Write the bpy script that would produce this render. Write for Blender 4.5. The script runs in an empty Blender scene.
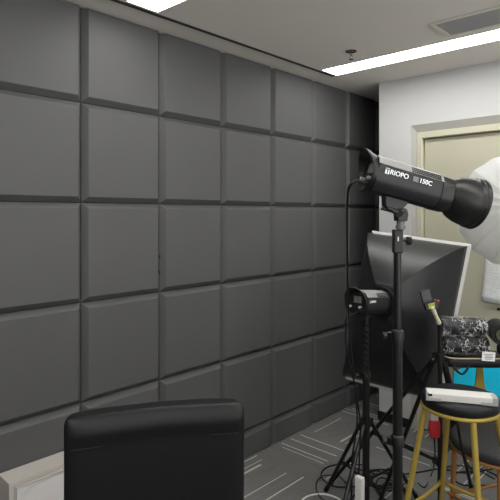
import bpy, bmesh, math, random
from mathutils import Vector, Matrix
random.seed(7)
C = bpy.context.scene.collection
PI = math.pi

# ------------------------------------------------------------------ camera
EYE = 1.62
FWD = Vector((0.731, 0.6825, 0)); RGT = Vector((0.6825, -0.731, 0))
FPX = 514.0
cam = bpy.data.cameras.new('camera'); camo = bpy.data.objects.new('camera', cam); C.objects.link(camo)
cam.sensor_width = 36; cam.lens = 36*FPX/500; cam.shift_y = -0.072; cam.clip_start = 0.05
camo.location = (0, 0, EYE)
camo.rotation_euler = (PI/2, 0, math.atan2(FWD.y, FWD.x)-PI/2)
bpy.context.scene.camera = camo
# ------------------------------------------------------------------ world, exposure
w = bpy.data.worlds.new('world'); bpy.context.scene.world = w; w.use_nodes = True
w.node_tree.nodes['Background'].inputs[0].default_value = (0.9, 0.89, 0.87, 1)
nt = w.node_tree; bg = nt.nodes['Background']        # even sky above; lower half made brighter as added light for the ceiling
tc = nt.nodes.new('ShaderNodeTexCoord'); sp = nt.nodes.new('ShaderNodeSeparateXYZ'); mr = nt.nodes.new('ShaderNodeMapRange')
nt.links.new(tc.outputs['Generated'], sp.inputs[0]); nt.links.new(sp.outputs[2], mr.inputs[0])
mr.inputs[1].default_value = -.05; mr.inputs[2].default_value = .05; mr.inputs[3].default_value = 4.0; mr.inputs[4].default_value = 1.3
nt.links.new(mr.outputs[0], bg.inputs[1])
vs = bpy.context.scene.view_settings
vs.view_transform = 'Standard'; vs.look = 'None'; vs.gamma = 1; vs.use_curve_mapping = False
vs.exposure = 0.8
LAMP_POWER = 9.5      # strength of the ceiling strips

# ------------------------------------------------------------------ helpers
def lin(c):
    return tuple(((v/255)/12.92 if v/255 <= .04045 else ((v/255+.055)/1.055)**2.4) for v in c)
MATS = {}
def mat(name, rgb, rough=.5, metal=0, bump=0, bscale=200, coat=0, spec=.5, noise=0, nscale=8, emit=0):
    if name in MATS: return MATS[name]
    m = bpy.data.materials.new(name); m.use_nodes = True; nt = m.node_tree; b = nt.nodes['Principled BSDF']
    col = lin(rgb)+(1,)
    b.inputs['Base Color'].default_value = col
    b.inputs['Roughness'].default_value = rough; b.inputs['Metallic'].default_value = metal
    b.inputs['Coat Weight'].default_value = coat; b.inputs['Specular IOR Level'].default_value = spec
    tc = nt.nodes.new('ShaderNodeTexCoord')
    if noise:
        n = nt.nodes.new('ShaderNodeTexNoise'); n.inputs['Scale'].default_value = nscale; n.inputs['Detail'].default_value = 4
        nt.links.new(tc.outputs['Object'], n.inputs['Vector'])
        mx = nt.nodes.new('ShaderNodeMix'); mx.data_type = 'RGBA'
        mx.inputs[6].default_value = tuple(v*(1-noise) for v in col[:3])+(1,)
        mx.inputs[7].default_value = tuple(min(1, v*(1+noise)) for v in col[:3])+(1,)
        nt.links.new(n.outputs['Fac'], mx.inputs[0]); nt.links.new(mx.outputs[2], b.inputs['Base Color'])
    if bump:
        n = nt.nodes.new('ShaderNodeTexNoise'); n.inputs['Scale'].default_value = bscale; n.inputs['Detail'].default_value = 3
        nt.links.new(tc.outputs['Object'], n.inputs['Vector'])
        bp = nt.nodes.new('ShaderNodeBump'); bp.inputs['Strength'].default_value = bump; bp.inputs['Distance'].default_value = .002
        nt.links.new(n.outputs['Fac'], bp.inputs['Height']); nt.links.new(bp.outputs[0], b.inputs['Normal'])
    if emit:
        b.inputs['Emission Color'].default_value = col; b.inputs['Emission Strength'].default_value = emit
    MATS[name] = m
    return m

class MB:
    """collects shapes; every point goes through the matrix M"""
    def __init__(s, M=None): s.bm = bmesh.new(); s.M = M or Matrix()
    def v(s, p): return s.bm.verts.new(s.M @ Vector(p))
    def f(s, vs):
        try: return s.bm.faces.new(vs)
        except ValueError: return None
    def box(s, c, d, R=None):
        c = Vector(c); R = R or Matrix.Identity(3)
        vv = [s.v(c + R @ Vector((sx*d[0]/2, sy*d[1]/2, sz*d[2]/2))) for sx in (-1, 1) for sy in (-1, 1) for sz in (-1, 1)]
        for q in ((0,1,3,2),(4,6,7,5),(0,4,5,1),(2,3,7,6),(0,2,6,4),(1,5,7,3)): s.f([vv[i] for i in q])
        return s
    def b2(s, lo, hi):
        return s.box([(a+b)/2 for a, b in zip(lo, hi)], [b-a for a, b in zip(lo, hi)])
    def loft(s, loops, cap=True, close=True):
        L = [[s.v(p) for p in lp] for lp in loops]
        n = len(L[0])
        for a, b in zip(L, L[1:]):
            for i in range(n if close else n-1):
                j = (i+1) % n; s.f([a[i], a[j], b[j], b[i]])
        if cap: s.f(L[0][::-1]); s.f(L[-1])
        return s
    def tube(s, pts, r, n=8, closed=False):
        pts = [Vector(p) for p in pts]; rs = r if isinstance(r, (list, tuple)) else [r]*len(pts)
        N = len(pts); loops = []; up = None
        for i, p in enumerate(pts):
            if closed: t = pts[(i+1) % N]-pts[i-1]
            else: t = pts[min(i+1, N-1)]-pts[max(i-1, 0)]
            t.normalize()
            if up is None: up = t.orthogonal().normalized()
            up = (up - t*up.dot(t)).normalized(); sd = t.cross(up)
            loops.append([p + (up*math.cos(2*PI*k/n)+sd*math.sin(2*PI*k/n))*rs[i] for k in range(n)])
        if closed: loops.append(loops[0]); 
        return s.loft(loops, cap=not closed)
    def cyl(s, a, b, r, r2=None, n=16): return s.tube([a, b], [r, r if r2 is None else r2], n)
    def lathe(s, o, ax, prof, n=32, cap=False):
        """prof: (distance along ax, radius)"""
        o = Vector(o); ax = Vector(ax).normalized(); u = ax.orthogonal().normalized(); w_ = ax.cross(u)
        return s.loft([[o+ax*d+(u*math.cos(2*PI*k/n)+w_*math.sin(2*PI*k/n))*r for k in range(n)] for d, r in prof], cap)
    def sphere(s, c, r, n=12):
        c = Vector(c)
        return s.loft([[c+Vector((r*math.sin(a)*math.cos(2*PI*k/n), r*math.sin(a)*math.sin(2*PI*k/n), r*math.cos(a))) for k in range(n)]
                       for a in [PI*(.02+.96*i/8) for i in range(9)]])

def obj(name, mb, m, parent=None, smooth=False, bevel=0, seg=2, origin=None, solid=0, weld=False, angle=40):
    bm = mb.bm
    if weld: bmesh.ops.remove_doubles(bm, verts=bm.verts, dist=1e-5)
    bmesh.ops.recalc_face_normals(bm, faces=bm.faces)
    if parent is not None: L = parent['_o']; L = Vector(L)
    elif origin is not None: L = Vector(origin)
    else:
        xs = [v.co for v in bm.verts]
        L = Vector(((min(v.x for v in xs)+max(v.x for v in xs))/2, (min(v.y for v in xs)+max(v.y for v in xs))/2, min(v.z for v in xs)))
    for v in bm.verts: v.co -= L
    me = bpy.data.meshes.new(name); bm.to_mesh(me); bm.free()
    me.materials.append(m)
    if smooth:
        me.polygons.foreach_set('use_smooth', [True]*len(me.polygons))
        try: me.set_sharp_from_angle(angle=math.radians(angle))
        except Exception: pass
    o = bpy.data.objects.new(name, me); C.objects.link(o)
    if parent is not None: o.parent = parent
    else: o.location = L
    if solid:
        md = o.modifiers.new('solid', 'SOLIDIFY'); md.thickness = solid; md.offset = 0
    if bevel:
        md = o.modifiers.new('bevel', 'BEVEL'); md.width = bevel; md.segments = seg; md.limit_method = 'ANGLE'; md.angle_limit = math.radians(35)
    o['_o'] = tuple(L)
    return o
def tag(o, label, cat, group=None):
    o['label'] = label; o['category'] = cat
    if group: o['group'] = group
    return o
def thing(name, label, cat, loc, group=None):
    o = bpy.data.objects.new(name, None); C.objects.link(o); o.location = loc; o['_o'] = tuple(loc)
    o.empty_display_size = .05
    return tag(o, label, cat, group)
def struct(name, mb, m, parent=None, **k):
    o = obj(name, mb, m, parent, origin=(0, 0, 0) if parent is None else None, **k)
    if parent is None: o['kind'] = 'structure'
    return o
def at(px, py, d):
    """world point seen at photo position (px, py) at true depth d"""
    p = FWD*d + RGT*((px-250)/FPX*d); p.z = EYE-(py-214)/FPX*d
    return p
def fl(r, d, z=0):
    p = FWD*d + RGT*r; p.z = z; return p
def onfloor(px, py, z=0):
    return at(px, py, (EYE-z)*FPX/(py-214))
def smoothpath(P, k=6):
    P = [Vector(p) for p in P]; out = []
    for i in range(len(P)-1):
        a = P[max(i-1, 0)]; b = P[i]; c = P[i+1]; d = P[min(i+2, len(P)-1)]
        for j in range(k):
            t = j/k
            out.append(.5*((2*b)+(c-a)*t+(2*a-5*b+4*c-d)*t*t+(3*b-a-3*c+d)*t**3))
    out.append(P[-1]); return out
def frame(o, x, up=Vector((0, 0, 1))):
    x = Vector(x).normalized(); y = up.cross(x).normalized(); z = x.cross(y)
    M = Matrix((x, y, z)).transposed().to_4x4(); M.translation = o; return M
def text_mesh(name, s, size, M, m, parent, extrude=.0006, align='LEFT', shear=0, bold=0):
    cu = bpy.data.curves.new(name, 'FONT'); cu.body = s; cu.size = size; cu.extrude = extrude; cu.align_x = align; cu.shear = shear; cu.offset = bold
    t = bpy.data.objects.new(name, cu); C.objects.link(t)
    dg = bpy.context.evaluated_depsgraph_get(); dg.update()
    me = bpy.data.meshes.new_from_object(t.evaluated_get(dg))
    bpy.data.objects.remove(t); bpy.data.curves.remove(cu)
    me.transform(M); L = Vector(parent['_o']); me.transform(Matrix.Translation(-L))
    me.materials.clear(); me.materials.append(m); me.name = name
    o = bpy.data.objects.new(name, me); C.objects.link(o); o.parent = parent; o['_o'] = tuple(L)
    return o

# ------------------------------------------------------------------ materials
M_panel = mat('dark grey padded fabric', (78, 78, 79), .55, bump=.25, bscale=500, noise=.06, nscale=3, spec=.3)
M_white = mat('white wall paint', (184, 184, 184), .6, bump=.05, bscale=60, noise=.015)
M_ceil = mat('grey white ceiling paint', (222, 217, 211), .8, noise=.015, nscale=2)
M_ceil2 = mat('light plaster', (218, 213, 207), .8, noise=.015, nscale=2)
M_black = mat('black plastic', (16, 17, 18), .38, spec=.35, bump=.1, bscale=600)
M_dark = mat('satin black metal', (13, 13, 14), .35, spec=.35)
M_grey = mat('grey plastic', (95, 96, 96), .4)
M_housing = mat('blue black lamp housing', (21, 24, 26), .42, spec=.35, bump=.12, bscale=700)
M_toplit = mat('top lit housing grey', (128, 128, 127), .4, bump=.12, bscale=700)  # lighter than the housing: light from above is in the colour
M_trim = mat('dark trim', (34, 32, 31), .6)
M_cream = mat('cream door paint', (184, 180, 160), .45, noise=.02)
M_leaf = mat('beige door paint', (172, 169, 150), .5, noise=.02, nscale=1.5)
M_frameg = mat('grey cream frame edge', (176, 173, 160), .5)
M_gold = mat('brass yellow painted metal', (160, 138, 62), .38, metal=.35, noise=.06)
M_copper = mat('orange gold metal', (168, 118, 62), .38, metal=.35)
M_cush = mat('black leatherette', (14, 16, 20), .45, spec=.3, bump=.2, bscale=350)
M_leather = mat('black office leather', (14, 14, 16), .42, bump=.22, bscale=420, spec=.25)
M_chrome = mat('chrome', (190, 190, 190), .2, metal=1)
M_paper = mat('white paper', (222, 224, 226), .7)
M_wtext = mat('white print', (235, 238, 240), .5)
M_gtext = mat('grey print', (120, 124, 126), .5)
M_ledgrey = mat('light grey plastic', (150, 152, 150), .5)
M_ledwhite = mat('white plastic', (196, 195, 191), .45)
M_cyan = mat('bright cyan card', (20, 214, 255), .5)
M_red = mat('red fabric', (170, 24, 34), .7)
M_cloth = mat('black softbox nylon', (19, 21, 23), .4, bump=.5, bscale=22, spec=.4)
M_lip = mat('white softbox edge', (180, 179, 178), .6)
M_cable = mat('black cable rubber', (12, 12, 13), .5, spec=.25)
M_wcable = mat('white cable rubber', (205, 205, 200), .45)
M_vent = mat('grey vent slats', (165, 165, 165), .5)
M_ventf = mat('white vent frame', (205, 200, 190), .5)
M_box = mat('warm grey laminate edge', (176, 170, 164), .5)
M_boxin = mat('white front panel', (200, 198, 198), .4)
M_base = mat('black baseboard', (18, 18, 18), .5)
M_grey2 = mat('added window frame grey', (140, 142, 144), .4)
M_lampon = mat('lit strip diffuser', (255, 254, 250), .5, emit=LAMP_POWER)

def carpet():
    m = bpy.data.materials.new('carpet tiles'); m.use_nodes = True; nt = m.node_tree; N = nt.nodes; K = nt.links
    b = N['Principled BSDF']; b.inputs['Roughness'].default_value = .95; b.inputs['Specular IOR Level'].default_value = .1
    tc = N.new('ShaderNodeTexCoord'); sp = N.new('ShaderNodeSeparateXYZ'); K.new(tc.outputs['Object'], sp.inputs[0])
    def mth(op, a, bb=None, c=None):
        n = N.new('ShaderNodeMath'); n.operation = op
        for i, q in enumerate((a, bb, c)):
            if q is None: continue
            if isinstance(q, (int, float)): n.inputs[i].default_value = q
            else: K.new(q, n.inputs[i])
        return n.outputs[0]
    X = mth('MULTIPLY', mth('ADD', sp.outputs[0], 10-.56), 2.0); Y = mth('MULTIPLY', mth('ADD', sp.outputs[1], 10-.37), 2.0)
    ix = mth('FLOOR', X); iy = mth('FLOOR', Y); fx = mth('FRACT', X); fy = mth('FRACT', Y)
    par = mth('MODULO', mth('ADD', ix, iy), 2.0)
    lo = mth('ADD', mth('MULTIPLY', fx, par), mth('MULTIPLY', fy, mth('SUBTRACT', 1.0, par)))     # across lines
    al = mth('ADD', mth('MULTIPLY', fy, par), mth('MULTIPLY', fx, mth('SUBTRACT', 1.0, par)))     # along lines
    tot = None
    for k, (freq, thr, wid) in enumerate(((5.0, .62, .05), (11.0, .80, .075))):
        q = mth('MULTIPLY', lo, freq); lane = mth('FLOOR', q); fr = mth('FRACT', q)
        cv = N.new('ShaderNodeCombineXYZ'); K.new(ix, cv.inputs[0]); K.new(iy, cv.inputs[1]); K.new(mth('ADD', lane, 37.0*k), cv.inputs[2])
        wn = N.new('ShaderNodeTexWhiteNoise'); wn.noise_dimensions = '3D'; K.new(cv.outputs[0], wn.inputs['Vector'])
        sc = N.new('ShaderNodeSeparateColor'); K.new(wn.outputs['Color'], sc.inputs[0])
        on = mth('GREATER_THAN', wn.outputs['Value'], thr)
        line = mth('LESS_THAN', mth('ABSOLUTE', mth('SUBTRACT', fr, .5)), wid/2*1.6)
        st = mth('GREATER_THAN', al, mth('MULTIPLY', sc.outputs[0], .12)); en = mth('LESS_THAN', al, mth('SUBTRACT', 1.0, mth('MULTIPLY', sc.outputs[1], .2)))
        r = mth('MULTIPLY', mth('MULTIPLY', on, line), mth('MULTIPLY', st, en))
        tot = r if tot is None else mth('MAXIMUM', tot, r)
    n1 = N.new('ShaderNodeTexNoise'); n1.inputs['Scale'].default_value = 90; n1.inputs['Detail'].default_value = 5; K.new(tc.outputs['Object'], n1.inputs['Vector'])
    # streaks along the pile direction of each tile
    cs = N.new('ShaderNodeCombineXYZ'); K.new(mth('MULTIPLY', lo, 30.0), cs.inputs[0]); K.new(mth('MULTIPLY', al, 2.0), cs.inputs[1]); K.new(mth('ADD', ix, mth('MULTIPLY', iy, 7.0)), cs.inputs[2])
    n2 = N.new('ShaderNodeTexNoise'); n2.inputs['Scale'].default_value = 1.0; n2.inputs['Detail'].default_value = 2; K.new(cs.outputs[0], n2.inputs['Vector'])
    mix = mth('MULTIPLY', mth('ADD', n1.outputs['Fac'], n2.outputs['Fac']), .5)
    mx = N.new('ShaderNodeMix'); mx.data_type = 'RGBA'; K.new(mix, mx.inputs[0])
    mx.inputs[6].default_value = lin((74, 74, 75))+(1,); mx.inputs[7].default_value = lin((128, 127, 125))+(1,)
    m2 = N.new('ShaderNodeMix'); m2.data_type = 'RGBA'; K.new(mth('MULTIPLY', tot, .8), m2.inputs[0]); K.new(mx.outputs[2], m2.inputs[6])
    m2.inputs[7].default_value = lin((205, 203, 190))+(1,)
    K.new(m2.outputs[2], b.inputs['Base Color'])
    bp = N.new('ShaderNodeBump'); bp.inputs['Strength'].default_value = .4; bp.inputs['Distance'].default_value = .003
    K.new(n1.outputs['Fac'], bp.inputs['Height']); K.new(bp.outputs[0], b.inputs['Normal'])
    return m
M_carpet = carpet()

def wrapmat():
    m = bpy.data.materials.new('clear crinkled film'); m.use_nodes = True; nt = m.node_tree; N = nt.nodes; K = nt.links
    N.remove(N['Principled BSDF']); out = N['Material Output']
    tr = N.new('ShaderNodeBsdfTransparent'); gl = N.new('ShaderNodeBsdfPrincipled')
    gl.inputs['Base Color'].default_value = (.9, .9, .92, 1); gl.inputs['Roughness'].default_value = .12; gl.inputs['Specular IOR Level'].default_value = 1
    gl.inputs['Coat Weight'].default_value = 1
    tc = N.new('ShaderNodeTexCoord')
    n = N.new('ShaderNodeTexNoise'); n.inputs['Scale'].default_value = 22; n.inputs['Detail'].default_value = 6; n.inputs['Distortion'].default_value = 1.2
    K.new(tc.outputs['Object'], n.inputs['Vector'])
    vr = N.new('ShaderNodeTexVoronoi'); vr.feature = 'DISTANCE_TO_EDGE'; vr.inputs['Scale'].default_value = 15
    nv = N.new('ShaderNodeVectorMath'); nv.operation = 'ADD'; K.new(tc.outputs['Object'], nv.inputs[0])
    n3 = N.new('ShaderNodeTexNoise'); n3.inputs['Scale'].default_value = 14; n3.inputs['Detail'].default_value = 3; K.new(tc.outputs['Object'], n3.inputs['Vector'])
    sc = N.new('ShaderNodeVectorMath'); sc.operation = 'SCALE'; sc.inputs['Scale'].default_value = .3; K.new(n3.outputs['Color'], sc.inputs[0]); K.new(sc.outputs[0], nv.inputs[1])
    K.new(nv.outputs[0], vr.inputs['Vector'])
    # white glints painted along the creases of the film, in patches
    rp = N.new('ShaderNodeMapRange'); rp.inputs[1].default_value = 0; rp.inputs[2].default_value = .12; rp.inputs[3].default_value = .75; rp.inputs[4].default_value = .05
    n4 = N.new('ShaderNodeTexNoise'); n4.inputs['Scale'].default_value = 9; n4.inputs['Detail'].default_value = 4; K.new(tc.outputs['Object'], n4.inputs['Vector'])
    r4 = N.new('ShaderNodeMapRange'); r4.inputs[1].default_value = .38; r4.inputs[2].default_value = .56; r4.inputs[3].default_value = .15; r4.inputs[4].default_value = 1; K.new(n4.outputs['Fac'], r4.inputs[0])
    ml = N.new('ShaderNodeMath'); ml.operation = 'MULTIPLY'; K.new(rp.outputs[0], ml.inputs[0]); K.new(r4.outputs[0], ml.inputs[1])
    K.new(vr.outputs['Distance'], rp.inputs[0])
    ad = N.new('ShaderNodeMath'); ad.operation = 'ADD'; K.new(n.outputs['Fac'], ad.inputs[0]); K.new(vr.outputs['Distance'], ad.inputs[1])
    bp = N.new('ShaderNodeBump'); bp.inputs['Strength'].default_value = 1; bp.inputs['Distance'].default_value = .03
    K.new(ad.outputs[0], bp.inputs['Height']); K.new(bp.outputs[0], gl.inputs['Normal']); K.new(bp.outputs[0], gl.inputs['Coat Normal'])
    mx = N.new('ShaderNodeMixShader'); K.new(ml.outputs[0], mx.inputs[0]); K.new(tr.outputs[0], mx.inputs[1]); K.new(gl.outputs[0], mx.inputs[2])
    K.new(mx.outputs[0], out.inputs[0]); return m
M_film = wrapmat()
def umbmat():
    m = bpy.data.materials.new('white umbrella cloth'); m.use_nodes = True; nt = m.node_tree; N = nt.nodes; K = nt.links
    b = N['Principled BSDF']; b.inputs['Base Color'].default_value = lin((212, 212, 212))+(1,); b.inputs['Roughness'].default_value = .6
    t = N.new('ShaderNodeBsdfTranslucent'); t.inputs[0].default_value = lin((212, 212, 212))+(1,)
    mx = N.new('ShaderNodeMixShader'); mx.inputs[0].default_value = .45
    K.new(b.outputs[0], mx.inputs[1]); K.new(t.outputs[0], mx.inputs[2]); K.new(mx.outputs[0], N['Material Output'].inputs[0]); return m
M_umb = umbmat()

# ------------------------------------------------------------------ the room
H = 2.65; YW = 2.377; XB = 3.66; XF = -2.2; YR = -3.0; XE = 4.9
struct('floor', MB().b2((XF-.1, YR-.1, -.06), (XE+.1, YW+.12, 0)), M_carpet)
struct('wall_left', MB().b2((XF-.1, YW, 0), (XE+.1, YW+.12, H)), mat('black backing wall', (24, 24, 24), .8))
def wall_with_added_window(name, x0, y0, x1, y1, a0, a1, z0, z1, n):
    """wall box with one opening from a0 to a1 along its length, and a window of mullions added to let in light"""
    alongx = (x1-x0) > (y1-y0)
    def seg(mb, s0, s1, zz0, zz1, inset=0):
        if alongx: mb.b2((s0, y0+inset, zz0), (s1, y1-inset, zz1))
        else: mb.b2((x0+inset, s0, zz0), (x1-inset, s1, zz1))
    L0, L1 = (x0, x1) if alongx else (y0, y1)
    mb = MB(); seg(mb, L0, a0, 0, H); seg(mb, a1, L1, 0, H); seg(mb, a0, a1, 0, z0); seg(mb, a0, a1, z1, H)
    struct(name, mb, M_white)
    mb = MB(); t = .025
    for i in range(n+1):
        c = a0+t+(a1-a0-2*t)*i/n; seg(mb, c-t, c+t, z0, z1, .03)
    seg(mb, a0, a1, z0, z0+.05, .03); seg(mb, a0, a1, z1-.05, z1, .03)
    return mb
struct('wall_rear', MB().b2((XF-.1, YR-.1, 0), (XF, YW, H)), mat('bounce white wall paint', (228, 228, 226), .6))  # wall out of view, its white raised to bounce light to the ceiling
struct('added_window_1', wall_with_added_window('wall_right', XF, YR-.1, XE, YR, XF+.3, XB-.6, .75, H-.2, 5), M_grey2)  # unseen window, added so daylight reaches the ceiling
struct('wall_end', MB().b2((XE, YR-.1, 0), (XE+.1, YW, H)), mat('dark corridor wall', (60, 60, 60), .8))
DY1 = 1.68; DY0 = .78; DZ = 2.185
mb = MB(); yc = 2.023
OW = .078; mb.b2((XB, DY1+OW, 0), (XB+.16, yc, H)); mb.b2((XB, YR, 0), (XB+.16, DY0-OW, H)); mb.b2((XB, DY0-OW, DZ+OW*1.3), (XB+.16, DY1+OW, H))
struct('wall_back', mb, M_white)
mb = MB(); mb.b2((XB-.008, 1.765, 0), (XB, yc+.008, .07)); mb.b2((XB-.008, YR, 0), (XB, .69, .07)); mb.b2((XB-.008, yc, 0), (XB+.16, yc+.008, .07))
struct('baseboard_back', mb, M_base)
# ceiling with slots for the strips is one slab; strips hang a few mm proud
YS = 2.165
struct('ceiling', MB().b2((XF-.1, YR-.1, H), (XB, YS, H+.1)), M_ceil)
mb = MB(); mb.b2((XF-.1, YS, H+.002), (XE+.1, YW+.12, H+.1)); mb.b2((XB, YR-.1, H+.002), (XE+.1, YS, H+.1))
struct('ceiling', mb, M_ceil2)
struct('trim_1', MB().b2((XF, YS-.012, H-.006), (3.227, YS+.006, H)), M_trim)      # dark reveal beside the wall band
# door in the back wall
d = bpy.data.objects.new('door_1', None); C.objects.link(d); d.location = (XB+.04, (DY0+DY1)/2, 0); d['_o'] = tuple(d.location); d['kind'] = 'structure'
obj('door_leaf', MB().b2((XB+.055, DY0+.004, .006), (XB+.095, DY1-.004, DZ-.006)), M_leaf, d, bevel=.003)
def framepiece(mb, path_pts, prof):
    loops = []
    for (p, out) in path_pts:
        loops.append([Vector(p)+Vector(out)*a+Vector((-b, 0, 0)) for a, b in prof])
    mb.loft(loops)
prof = [(0, -.10), (0, -.020), (.003, -.016), (.036, -.016), (.036, -.10)]
profr = [(.036, -.10), (.036, -.022), (.0775, -.0005), (.0775, -.10)]
mb = MB()
framepiece(mb, [((XB, DY1, 0), (0, 1, 0)), ((XB, DY1, DZ), (0, 1, 1.3)), ((XB, DY0, DZ), (0, -1, 1.3)), ((XB, DY0, 0), (0, -1, 0))], prof)
obj('door_frame', mb, M_cream, d)
mb = MB()
framepiece(mb, [((XB, DY1, 0), (0, 1, 0)), ((XB, DY1, DZ), (0, 1, 1.3)), ((XB, DY0, DZ), (0, -1, 1.3)), ((XB, DY0, 0), (0, -1, 0))], profr)
obj('door_reveal', mb, mat('shaded reveal grey', (158, 156, 150), .6), d)  # greyer than the wall paint, shade on the slope put into the colour
mb = MB(); hb = Vector((XB+.055, 1.03, .985))
mb.lathe(hb, (-1, 0, 0), [(0, .001), (0, .024), (.006, .026), (.008, .02), (.01, .009), (.045, .009)], 20)
mb.tube(smoothpath([hb+Vector((-.045, 0, 0)), hb+Vector((-.05, .03, .002)), hb+Vector((-.05, .08, .0)), hb+Vector((-.046, .115, -.006))]), .008, 10)
obj('door_handle', mb, M_dark, d, smooth=True)['label'] = 'black lever handle'

# ------------------------------------------------------------------ ceiling fittings
def strip(x, label):
    t = thing('ceiling_light', label, 'ceiling light', (x+.09, -.35, H), 'linear lights in the ceiling')
    y0, y1 = -2.8, 2.125; wd = .185
    mb = MB(); tk = .006
    for lo, hi in (((x-tk, y0-tk), (x, y1+tk)), ((x+wd, y0-tk), (x+wd+tk, y1+tk)), ((x, y0-tk), (x+wd, y0)), ((x, y1), (x+wd, y1+tk))):
        mb.b2((lo[0], lo[1], H-.005), (hi[0], hi[1], H-.0005))
    obj('frame', mb, M_ventf, t)
    obj('diffuser', MB().b2((x, y0, H-.003), (x+wd, y1, H-.0005)), M_lampon, t)
strip(3.03, 'long white light strip in the ceiling in front of the white door wall')
strip(1.405, 'white light strip in the ceiling near the top left, its end by the dark trim')
strip(-.22, 'unseen white ceiling light strip added above and behind the camera')  # extra strip out of view, supplies part of the light
# air vent
t = thing('air_vent', 'rectangular grey slatted air vent with white frame in the ceiling', 'air vent', (2.82, .62, H))
vx0, vx1, vy0, vy1 = 2.689, 2.956, .0, 1.19
mb = MB(); fw = .024
for lo, hi in (((vx0, vy0), (vx0+fw, vy1)), ((vx1-fw, vy0), (vx1, vy1)), ((vx0+fw, vy0), (vx1-fw, vy0+fw)), ((vx0+fw, vy1-fw), (vx1-fw, vy1))):
    mb.b2((lo[0], lo[1], H-.009), (hi[0], hi[1], H-.0005))
obj('frame', mb, M_ventf, t, bevel=.002)
obj('back_plate', MB().b2((vx0+fw, vy0+fw, H-.002), (vx1-fw, vy1-fw, H-.0005)), M_grey, t)
mb = MB(); R = Matrix.Rotation(math.radians(35), 3, 'Y'); k = 13
for i in range(k):
    x = vx0+fw+.008+i*(vx1-vx0-2*fw-.016)/(k-1); mb.box((x, (vy0+vy1)/2, H-.006), (.010, vy1-vy0-2*fw, .0015), R)
obj('slats', mb, M_vent, t)
# sprinkler
p = Vector((2.81, 1.75, H))
t = thing('fire_sprinkler', 'small round black and chrome fire sprinkler in the ceiling', 'sprinkler', p)
obj('escutcheon', MB().lathe(p, (0, 0, -1), [(.0005, .018), (.002, .034), (.006, .034), (.006, .022), (.001, .018)], 28), M_dark, t, smooth=True)
mb = MB(); mb.cyl(p+Vector((0, 0, -.0005)), p+Vector((0, 0, -.030)), .007, n=12)
for s in (-1, 1): mb.tube([p+Vector((0, s*.006, -.028)), p+Vector((0, s*.011, -.038)), p+Vector((0, s*.003, -.052))], .002, 6)
mb.lathe(p+Vector((0, 0, -.052)), (0, 0, -1), [(0, .002), (0, .015), (.002, .015), (.002, .002)], 16)
obj('sprinkler_head', mb, M_chrome, t, smooth=True)

# ------------------------------------------------------------------ wall panels
PW = .482; X0 = 1.300
rows = [(2.1775, H-.003, 'l'), (1.6775, 2.1775, ''), (1.1775, 1.6775, ''), (.6775, 1.1775, ''), (.170, .6775, ''), (.004, .170, 'f')]
bw = .028; bd = .030
def panel_mesh(w_, h, kind):
    g = .0012
    a = [(-w_/2+g, g), (w_/2-g, g), (w_/2-g, h-g), (-w_/2+g, h-g)]
    zt = h-g if kind == 'l' else h-bw; zb = g if kind == 'f' else bw
    b_ = [(-w_/2+bw, zb), (w_/2-bw, zb), (w_/2-bw, zt), (-w_/2+bw, zt)]
    mb = MB(); mb.loft([[(x, -.0008, z) for x, z in a], [(x, -.005, z) for x, z in a], [(x, -.005-bd, z) for x, z in b_]])
    return mb
rn = ['top row under the ceiling', 'second row from the ceiling', 'third row from the ceiling', 'fourth row from the ceiling', 'fifth row from the ceiling', 'short bottom row at the carpet']
cn = {-1: 'leftmost column', 0: 'second column from the left', 1: 'third column from the left', 2: 'fourth column from the left',
      3: 'fifth column from the left', 4: 'sixth column from the left', 5: 'next to last column', 6: 'last column beside the white wall'}
for r, (z0, z1, kd) in enumerate(rows):
    proto = None
    for c in range(-2, 7):
        x = X0+(c+.5)*PW
        if proto is None:
            proto = o = obj('padded_panel', panel_mesh(PW, z1-z0, kd), M_panel, origin=(0, 0, 0), bevel=.003, seg=2)
        else:
            o = proto.copy(); C.objects.link(o)
        o.location = (x, YW, z0)
        o['_o'] = (x, YW, z0)
        lb = 'dark grey padded panel, '+rn[r]+', '+(cn.get(c) or ('beyond the left picture edge' if c < 0 else 'hidden behind the white wall'))
        tag(o, lb, 'wall panel', 'padded square panels on the left wall')
        if r == 2 and c == 0:
            o['label'] = 'dark grey padded wall panel with two black nicks in its right edge'
            for z in (1.378, 1.290):
                mb = MB(); mb.sphere((0, 0, 0), .008, 8)
                for v in mb.bm.verts: v.co = Vector((v.co.x*.7+x+PW/2-.002, v.co.y*.9+YW-.012, v.co.z*1.5+z))
                obj('tear', mb, M_cable, o, smooth=True)['label'] = 'black torn nick'

# ------------------------------------------------------------------ low white cabinet at the left
bx0, bx1, by0, by1, bz = .888, 1.75, 2.215, 2.335, .485
t = thing('low_cabinet', 'low white cabinet with warm grey top standing against the dark panels', 'cabinet', ((bx0+bx1)/2, (by0+by1)/2, 0))
mb = MB(); e = .022
mb.b2((bx0, by0, bz-e), (bx1, by1, bz)); mb.b2((bx0, by0, 0), (bx0+e, by1, bz-e)); mb.b2((bx1-e, by0, 0), (bx1, by1, bz-e)); mb.b2((bx0+e, by1-.01, 0), (bx1-e, by1, bz-e))
obj('body', mb, M_box, t, bevel=.002)
obj('front_panel', MB().b2((bx0+e+.003, by0+.006, .01), (bx1-e-.003, by0+.02, bz-e-.003)), M_boxin, t, bevel=.003)
mb = MB(); 
obj('trim_bead', MB().tube([(bx0+e+.010, by0+.004, .02), (bx0+e+.010, by0+.004, bz-e-.010), (bx1-e-.01, by0+.004, bz-e-.010)], .004, 6), M_box, t, smooth=True)
mb.tube(smoothpath([(bx0+.04, by0+.0045, .40), (bx0+.09, by0+.0035, .435), (bx0+.16, by0+.0035, .447), (bx0+.3, by0+.0045, .45)]), .0018, 5)
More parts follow.
